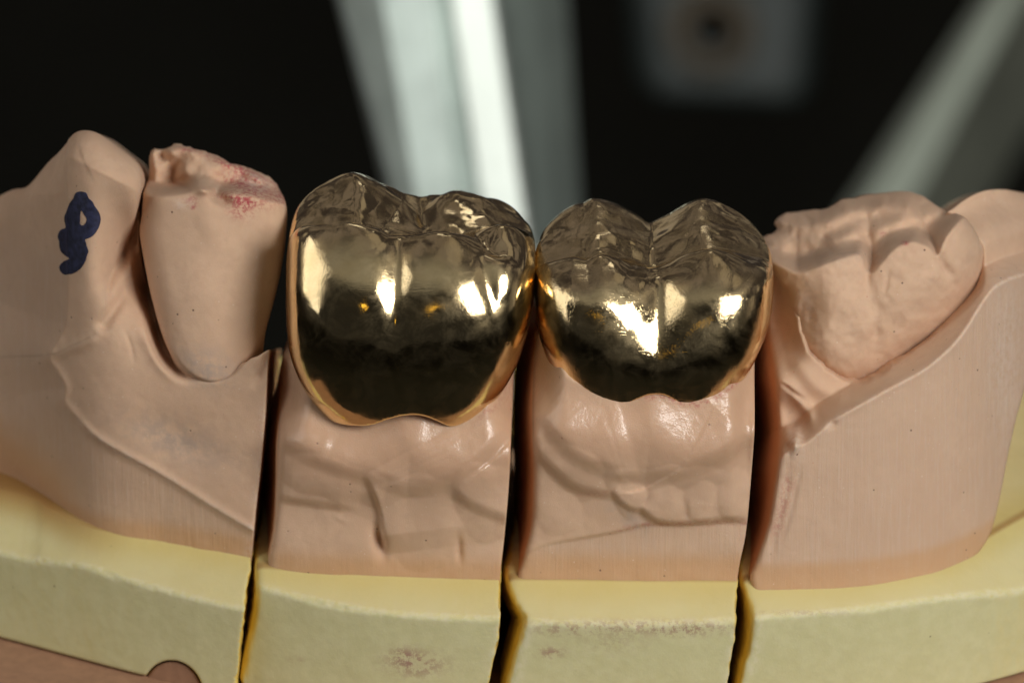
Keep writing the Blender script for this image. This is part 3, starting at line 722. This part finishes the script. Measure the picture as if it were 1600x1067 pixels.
# ================================================================== GOLD CROWNS
def crown(name, cx, yc, zc, prof_l, prof_r, prof_f, prof_b, margin, grooves, lgrooves, cusps, mat, label, seed, tipn=.02):
    off = np.array([seed*3.7, seed*1.3, 5.0])
    def F(P):
        x, y, z = P[:, 0]-cx, P[:, 1]-yc, P[:, 2]-zc
        a = np.where(x < 0, cinterp(z, prof_l), cinterp(z, prof_r))
        # soft blend between left and right half widths
        tb = sstep(x, -.4, .4); a = cinterp(z, prof_l)*(1-tb)+cinterp(z, prof_r)*tb
        fb = sstep(y, -.4, .4); bb = cinterp(z, prof_f)*(1-fb)+cinterp(z, prof_b)*fb
        # vertical grooves between the cusps
        for xg, slope, dep, wid, z0, z1 in grooves:
            d = np.sqrt((x-xg-slope*(z-z1))**2+.008)
            bb = bb-(1-fb)*dep*sstep(z, z0, z1)**1.3*np.exp(-d/wid)
        for xg, slope, dep, wid, z0, z1 in lgrooves:
            d = np.sqrt((x-xg-slope*(z-z1))**2+.003)
            bb = bb-fb*dep*sstep(z, z0, z1)*np.exp(-d/wid)
        ex = 3.5-.10*seed
        r = ((np.abs(x)/a)**ex+(np.abs(y)/bb)**ex+1e-9)**(1/ex)
        # distance-like scaling
        rr = np.hypot(x, y)+1e-6
        f = (r-1)*rr/np.maximum(r, .25)*.93
        T = None
        for ux, uy, hz, sx, sy, rot in cusps:
            c, s = math.cos(rot), math.sin(rot)
            dx, dy = (x-ux), (y-uy)
            e1, e2 = c*dx+s*dy, -s*dx+c*dy
            # ridged pyramid: triangular ridge runs along e2 (towards the middle)
            t = hz+.05-np.sqrt((sx*e1)**2+(sy*e2)**2+.0030)-.10*np.minimum(np.abs(e1), .5)*np.minimum(np.abs(e2), .6)
            T = t if T is None else smax(T, t, .055)
        q = np.stack([x, y, z*0], -1)+off
        T = T+.05*fbm(q, 2.0, 2)-(.055 if seed == 1 else .045)*np.clip(1-np.abs(noise3(q, 1.3, 2.2))*3.2, 0, 1)-.005*np.clip(1-np.abs(noise3(q, 2.9, 4.2))*6, 0, 1)+.003*fbm(q, 8, 2)
        g = (z-T)*.80
        f = smax(f, g, .14)
        mz = cinterp(x, margin)-.05
        f = smax(f, (mz-z)*.9, .05)
        return f+.008*noise3(np.stack([x, y, z], -1)+off, 1.6)+.0012*noise3(np.stack([x, y, z], -1)+off, 5.5)
    lo = [cx-2.2, yc-2.2, -1.6]; hi = [cx+2.2, yc+2.3, 2.7]
    P, faces, grad = polygonize(F, lo, hi, .030, proj=4)
    n = grad(P, .004); n /= np.linalg.norm(n, axis=1)[:, None]+1e-9
    o = link(name, P, faces, mat, normals=n)
    tag(o, label, 'gold crown', 'gold crowns on the dental model'); return o

crown('gold_molar', -1.58, .80, 0,
      [(-1.3, 1.35), (-1.05, 1.57), (-.75, 1.75), (-.4, 1.88), (.1, 1.95), (.6, 1.96), (1.2, 1.93), (1.7, 1.84), (2.2, 1.62)],
      [(-1.3, 1.10), (-1.05, 1.30), (-.75, 1.52), (-.4, 1.69), (.0, 1.82), (.5, 1.92), (.9, 1.95), (1.3, 1.92), (1.7, 1.78), (2.2, 1.5)],
      [(-1.3, 1.55), (-1.05, 1.66), (-.8, 1.74), (-.4, 1.81), (.1, 1.84), (.6, 1.79), (.9, 1.70), (1.1, 1.61), (1.3, 1.49), (1.5, 1.34), (1.7, 1.16), (1.9, .94), (2.1, .66), (2.4, .3)],
      [(-1.3, 1.5), (-.6, 1.8), (.2, 1.9), (.9, 1.85), (1.5, 1.65), (2.0, 1.35), (2.3, 1.1)],
      [(-2.2, -.85), (-1.75, -.90), (-1.42, -1.10), (-.97, -1.08), (-.60, -1.01), (-.35, -.89), (-.1, -.81), (.2, -.82), (.40, -.92), (.62, -1.06), (.98, -.97), (1.33, -.85), (1.58, -.58), (2.2, -.4)],
      [(-.16, .06, .34, .20, -.15, 1.9), (1.02, -.28, .30, .18, 0, 1.9)],
      [(-.12, 0, .45, .22, .3, 2.1)],
      [(-1.02, -.80, 2.05, .34, .62, -.06), (.40, -.82, 1.95, .42, .62, .10), (1.42, -.45, 1.86, .55, .62, .7), (-.92, 1.0, 2.06, .55, .46, .05), (.72, 1.05, 1.76, .46, .44, -.2)],
      M_G1, 'larger three lobed polished gold crown, beside the bare tooth with red pencil marks', 1)
crown('gold_molar', 2.22, .80, -.16,
      [(-.95, 1.29), (-.7, 1.46), (-.4, 1.64), (0, 1.76), (.4, 1.85), (.9, 1.87), (1.4, 1.82), (1.8, 1.66), (2.2, 1.4)],
      [(-.95, 1.10), (-.7, 1.30), (-.4, 1.50), (0, 1.68), (.4, 1.82), (.8, 1.87), (1.2, 1.84), (1.6, 1.68), (2.0, 1.4), (2.2, 1.2)],
      [(-.95, 1.48), (-.7, 1.61), (-.3, 1.73), (.1, 1.79), (.5, 1.76), (.8, 1.70), (1.0, 1.63), (1.3, 1.47), (1.5, 1.32), (1.7, 1.11), (1.9, .84), (2.2, .40)],
      [(-.9, 1.4), (-.4, 1.7), (.2, 1.8), (.8, 1.76), (1.4, 1.55), (1.9, 1.25), (2.2, 1.0)],
      [(-2.2, -.25), (-1.75, -.35), (-1.37, -.62), (-1.1, -.68), (-.78, -.68), (-.4, -.46), (-.1, -.30), (.15, -.30), (.38, -.46), (.64, -.72), (.88, -.60), (1.28, -.45), (1.58, -.2), (2.2, 0)],
      [(.12, .05, .74, .46, -.3, 1.75)],
      [(-.10, 0, .55, .24, .3, 1.9)],
      [(-.88, -.75, 1.62, .36, .60, -.05), (.92, -.72, 1.72, .44, .60, .12), (-.90, .97, 1.80, .58, .46, .06), (.80, 1.0, 1.78, .58, .46, -.08)],
      M_G2, 'smaller gold crown with two front lobes and fine scratches, beside the bare molar', 2)

# ================================================================== surroundings
def boxmesh(name, corners, mat, parent=None, bev=.0, origin=None):
    """prism from two quads (8 world corners: 4 bottom, 4 top)"""
    import bmesh
    bm = bmesh.new(); vs = [bm.verts.new(c) for c in corners]
    for f in ((3, 2, 1, 0), (4, 5, 6, 7), (0, 1, 5, 4), (1, 2, 6, 5), (2, 3, 7, 6), (3, 0, 4, 7)): bm.faces.new([vs[i] for i in f])
    bmesh.ops.recalc_face_normals(bm, faces=bm.faces)
    if bev: bmesh.ops.bevel(bm, geom=bm.edges[:], offset=bev, segments=4, profile=.5, affect='EDGES')
    me = bpy.data.meshes.new(name); 
    base = Vector(parent['_o']) if parent is not None else Vector(origin if origin is not None else (sum((Vector(c) for c in corners), Vector())/8))
    bmesh.ops.translate(bm, verts=bm.verts, vec=-base); bm.to_mesh(me); bm.free()
    me.polygons.foreach_set('use_smooth', [False]*len(me.polygons)); me.materials.append(mat)
    o = bpy.data.objects.new(name, me); col.objects.link(o)
    if parent is not None: o.parent = parent
    else: o.location = base
    return o
def pt(px, py, w):
    """world point that stands at depth w behind the model, given on the photograph"""
    k = (DIST-w)/DIST
    return v2w(np.array([(px-800)/100*k, (533.5-py)/100*k, w]))

ZTAB = -34.0
M_TAB = simple('black_cloth', (.020, .020, .016), .95, 0, 3, .3, .2, .05, .05)
o = boxmesh('table', [(-400, -250, ZTAB-1), (400, -250, ZTAB-1), (400, 400, ZTAB-1), (-400, 400, ZTAB-1), (-400, -250, ZTAB), (400, -250, ZTAB), (400, 400, ZTAB), (-400, 400, ZTAB)], M_TAB)
tag(o, kind='structure')
M_PLI = simple('brown_stone', (.36, .20, .12), .75, 0, 4, .12, .25, .04)
zt = ZB-.03
o = boxmesh('plinth', [(-9.5, -1.0, ZTAB), (9.6, -1.0, ZTAB), (9.6, 8, ZTAB), (-9.5, 8, ZTAB), (-9.5, -3.2, zt), (9.6, -3.2, zt), (9.6, 8, zt), (-9.5, 8, zt)], M_PLI, bev=.05, origin=(0, 2, ZTAB))
o['_o'] = [0.0, 2.0, ZTAB]
def keyF(P):
    W = v2w(P); f = (np.hypot((P[:, 0]-U(262))/.475, (P[:, 1]-V(1092))/.525)-1)*.47
    f = smax(f, np.interp(W[:, 0], *FRONT['L'])+.07-W[:, 1], .03); return smax(f, W[:, 1]-1.2, .03)
KP, KF, _ = polygonize(keyF, [U(262)-.6, V(1092)-.65, -4.5], [U(262)+.6, V(1092)+.65, 1.0], .035)
link('registration_key', v2w(KP), KF, M_PLI, o)
tag(o, 'matte brown stone plinth under the yellow bases, showing in the bottom left corner', 'plinth')

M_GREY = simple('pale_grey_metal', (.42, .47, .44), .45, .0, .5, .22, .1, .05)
M_SHADED = simple('shaded_grey_metal', (.20, .23, .21), .5, .0, .5, .25, .1, .05)  # side facet of the post, its shade put into a darker grey
M_LIT = simple('lit_facet_white', (.80, .83, .78), .4, 0, .5, .08, .1, .05)  # facet turned to the light, its brightness put into the colour
def strip(name, edge_a, edge_b, w, depth, mat, parent, w2=None):
    """long bar: edge_a / edge_b are its left and right borders on the photograph (top point, bottom point), at depth w, going depth deeper"""
    w2 = w if w2 is None else w2
    q = [edge_a[1], edge_b[1], edge_b[0], edge_a[0]]
    ws = [w, w2, w2, w]
    front = [pt(x, y, ww) for (x, y), ww in zip(q, ws)]
    back = [pt(x, y, ww)+np.array([0, depth, -depth*.1]) for (x, y), ww in zip(q, ws)]
    return boxmesh(name, [tuple(p) for p in front]+[tuple(p) for p in back], mat, parent)
def ext(x0, y0, x1, y1, ya, yb_):
    return ((x0+(x1-x0)*(ya-y0)/(y1-y0), ya), (x0+(x1-x0)*(yb_-y0)/(y1-y0), yb_))
WP = -26
e1 = ext(528, 0, 612, 330, -260, 640); e2 = ext(597, 0, 655, 330, -260, 640); e3 = ext(678, 0, 716, 330, -260, 640); e4 = ext(706, 0, 757, 330, -260, 640); e5 = ext(768, 0, 822, 370, -260, 640); e6 = ext(885, 0, 905, 330, -260, 640)
b = pt(700, 640, WP); POST = thing('metal_post', tuple(b), 'pale grey metal post with one facet coloured as lit, blurred behind the larger gold crown', 'post')
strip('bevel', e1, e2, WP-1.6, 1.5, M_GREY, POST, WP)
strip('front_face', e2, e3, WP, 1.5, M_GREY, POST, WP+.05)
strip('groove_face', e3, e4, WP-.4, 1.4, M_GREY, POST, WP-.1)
strip('lit_facet', e4, e5, WP, 1.5, M_LIT, POST, WP-.3)
strip('side_face', e5, e6, WP-3.0, 1.5, M_SHADED, POST, WP-9)
WB = -62
b = pt(1130, 180, WB)
BR = thing('metal_bracket', tuple(b), 'dark grey rounded metal block with a brown ringed screw hole, blurred in the background', 'bracket')
k = (DIST-WB)/DIST
f4 = [(1000, 165), (1268, 178), (1300, -200), (955, -200)]
front = [pt(x, y, WB) for x, y in f4]; back = [p+np.array([0, 4, 0]) for p in front]
boxmesh('plate', [tuple(p) for p in front]+[tuple(p) for p in back], simple('gunmetal', (.020, .031, .029), .5, 0, .5, .25), BR, bev=.6)
def disc(name, px, py, w, r, th, mat, parent, rin=0.0):
    c = pt(px, py, w); n = 40; vs = []; fs = []
    ax = [np.array([1., 0, 0]), np.array([0, ST, CT]), np.array([0, -CT, ST])]
    rings = [(rin, 0), (r, 0), (r, th), (rin, th)]
    for rr, t in rings:
        for i in range(n):
            a = 2*math.pi*i/n; vs.append(c+ax[0]*rr*math.cos(a)+ax[1]*rr*math.sin(a)+ax[2]*t)
    for k_ in range(4):
        for i in range(n): fs.append((k_*n+i, k_*n+(i+1) % n, ((k_+1) % 4)*n+(i+1) % n, ((k_+1) % 4)*n+i))
    return link(name, np.array(vs), np.array(fs), mat, parent)
disc('ring', 1112, 50, WB+.02, 1.0, .15, simple('brown_metal', (.080, .060, .036), .5, .0, 2, .3), BR, .48)
disc('hole', 1120, 36, WB+.02, .52, .10, simple('black_hole', (.008, .008, .007), .9, 0, 2, .2, .1, .05, .05), BR, .001)
WR = -56
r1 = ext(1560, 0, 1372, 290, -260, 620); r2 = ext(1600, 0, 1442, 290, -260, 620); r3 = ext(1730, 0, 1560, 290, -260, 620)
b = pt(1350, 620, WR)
P2 = thing('metal_post', tuple(b), 'slanting grey metal post with a front edge coloured as lit, blurred behind the bare molar', 'post')
strip('front_edge', r1, r2, WR, 1.5, simple('lit_edge_grey', (.60, .66, .56), .45, 0, .5, .15, .1, .05), P2, WR-.6)  # edge facet, its brightness painted as a paler grey
strip('side_face', r2, r3, WR-.6, 1.5, simple('shaded_side_grey', (.20, .21, .17), .5, 0, .4, .25), P2, WR-2.5)  # side facet, its shade painted as a darker grey

# ================================================================== light, camera, world
sc = bpy.context.scene
wd = bpy.data.worlds.new('World'); sc.world = wd; wd.use_nodes = True
nt = wd.node_tree; bg = nt.nodes['Background']; bg.inputs[1].default_value = 1.0
def wn(t, **k):
    x = nt.nodes.new(t)
    for a, b in k.items(): setattr(x, a, b)
    return x
def wrange(sock, a, b, lo, hi):
    x = wn('ShaderNodeMapRange', interpolation_type='SMOOTHSTEP'); nt.links.new(sock, x.inputs[0])
    for k, y in enumerate((a, b, lo, hi)): x.inputs[1+k].default_value = y
    return x.outputs[0]
def wmix(f, a, b):
    x = wn('ShaderNodeMix', data_type='RGBA'); nt.links.new(f, x.inputs['Factor'])
    for sck, v in ((x.inputs[6], a), (x.inputs[7], b)):
        if isinstance(v, tuple): sck.default_value = (*v, 1)
        else: nt.links.new(v, sck)
    return x.outputs[2]
# a dim studio room: pale ceiling over the lens, dark walls, darker and cooler behind the model
sx = wn('ShaderNodeSeparateXYZ'); nt.links.new(wn('ShaderNodeTexCoord').outputs['Generated'], sx.inputs[0])
front = wmix(wrange(sx.outputs[2], .56, .74, 0, 1), (.016, .0155, .0145), (.18, .175, .158))
back = wmix(wrange(sx.outputs[2], .05, .75, 0, 1), (.020, .018, .019), (.130, .115, .110))
tn = wn('ShaderNodeTexNoise'); nt.links.new(sx.inputs[0].links[0].from_socket, tn.inputs['Vector']); tn.inputs['Scale'].default_value = 3.6; tn.inputs['Detail'].default_value = 2
tn2 = wn('ShaderNodeTexNoise'); nt.links.new(sx.inputs[0].links[0].from_socket, tn2.inputs['Vector']); tn2.inputs['Scale'].default_value = 2.7; tn2.inputs['Detail'].default_value = 2; tn2.inputs['Roughness'].default_value = .3
back = wmix(wrange(tn.outputs['Fac'], .50, .56, 0, 1), (.030, .026, .028), back)          # dark noise patches, added to vary the crown reflections
back = wmix(wrange(tn2.outputs['Fac'], .56, .60, 0, .9), back, (.24, .215, .185))           # paler noise patches, added for the crowns to mirror
nt.links.new(wmix(wrange(sx.outputs[1], -.62, -.12, 0, 1), front, back), bg.inputs[0])
def area(name, az, el, dist, sx, sy, power, colr=(1, 1, 1), target=(0, 0, 0), roll=0):
    l = bpy.data.lights.new(name, 'AREA'); l.shape = 'RECTANGLE'; l.size = sx; l.size_y = sy; l.energy = power; l.color = colr
    o = bpy.data.objects.new(name, l); col.objects.link(o)
    a, e = math.radians(az), math.radians(el)
    d = Vector((math.sin(a)*math.cos(e), -math.cos(a)*math.cos(e), math.sin(e)))
    o.location = Vector(target)+d*dist
    o.rotation_euler = (-d).to_track_quat('-Z', 'Y').to_euler(); return o
# radiance L of an area lamp = P / (pi * A)
def P_of(L, sx, sy): return L*math.pi*sx*sy
area('key_softbox', 35, 31, 60, 22, 22, P_of(16.5, 22, 22), (1, .97, .92))
area('left_softbox', -72, 24, 70, 46, 56, P_of(1.1, 46, 56), (1, .96, .90))
area('added_rear_light', 170, 66, 70, 16, 7, P_of(1.1, 16, 7), (1, .97, .92))  # added unseen light, puts glints on the crown tops
area('added_amber_light', -4, 23, 60, 4.2, 1.5, P_of(2.6, 4.2, 1.5), (1, .62, .08))  # added light, stands in for a yellow object mirrored in the gold
pl = area('added_post_light', 0, 0, 1, 8, 8, P_of(12.5, 8, 8), (.92, 1, .95))  # added unseen light that brightens the background posts
pl.location = (4, 12, 6); pl.rotation_euler = (Vector((0, 34, -14))-pl.location).to_track_quat('-Z', 'Y').to_euler()

cam = bpy.data.cameras.new('Camera'); co = bpy.data.objects.new('Camera', cam); col.objects.link(co); sc.camera = co
co.location = Vector(v2w(np.array([0, 0, DIST]))); co.rotation_euler = (math.radians(90)-TH, 0, 0)
cam.sensor_width = 36; cam.lens = 36*DIST/16.0; cam.clip_end = 2000; cam.clip_start = .5
cam.dof.use_dof = True; cam.dof.focus_distance = DIST-.3; cam.dof.aperture_fstop = cam.lens/1000/2.1; cam.dof.aperture_blades = 0
sc.view_settings.view_transform = 'Standard'; sc.view_settings.look = 'None'; sc.view_settings.gamma = 1; sc.view_settings.use_curve_mapping = False; sc.view_settings.exposure = .2
try:
    sc.cycles.use_denoising = True; sc.cycles.max_bounces = 8; sc.cycles.diffuse_bounces = 5; sc.cycles.glossy_bounces = 6; sc.cycles.sample_clamp_indirect = 6
except Exception: pass
for o in bpy.data.objects:
    if '_o' in o: del o['_o']
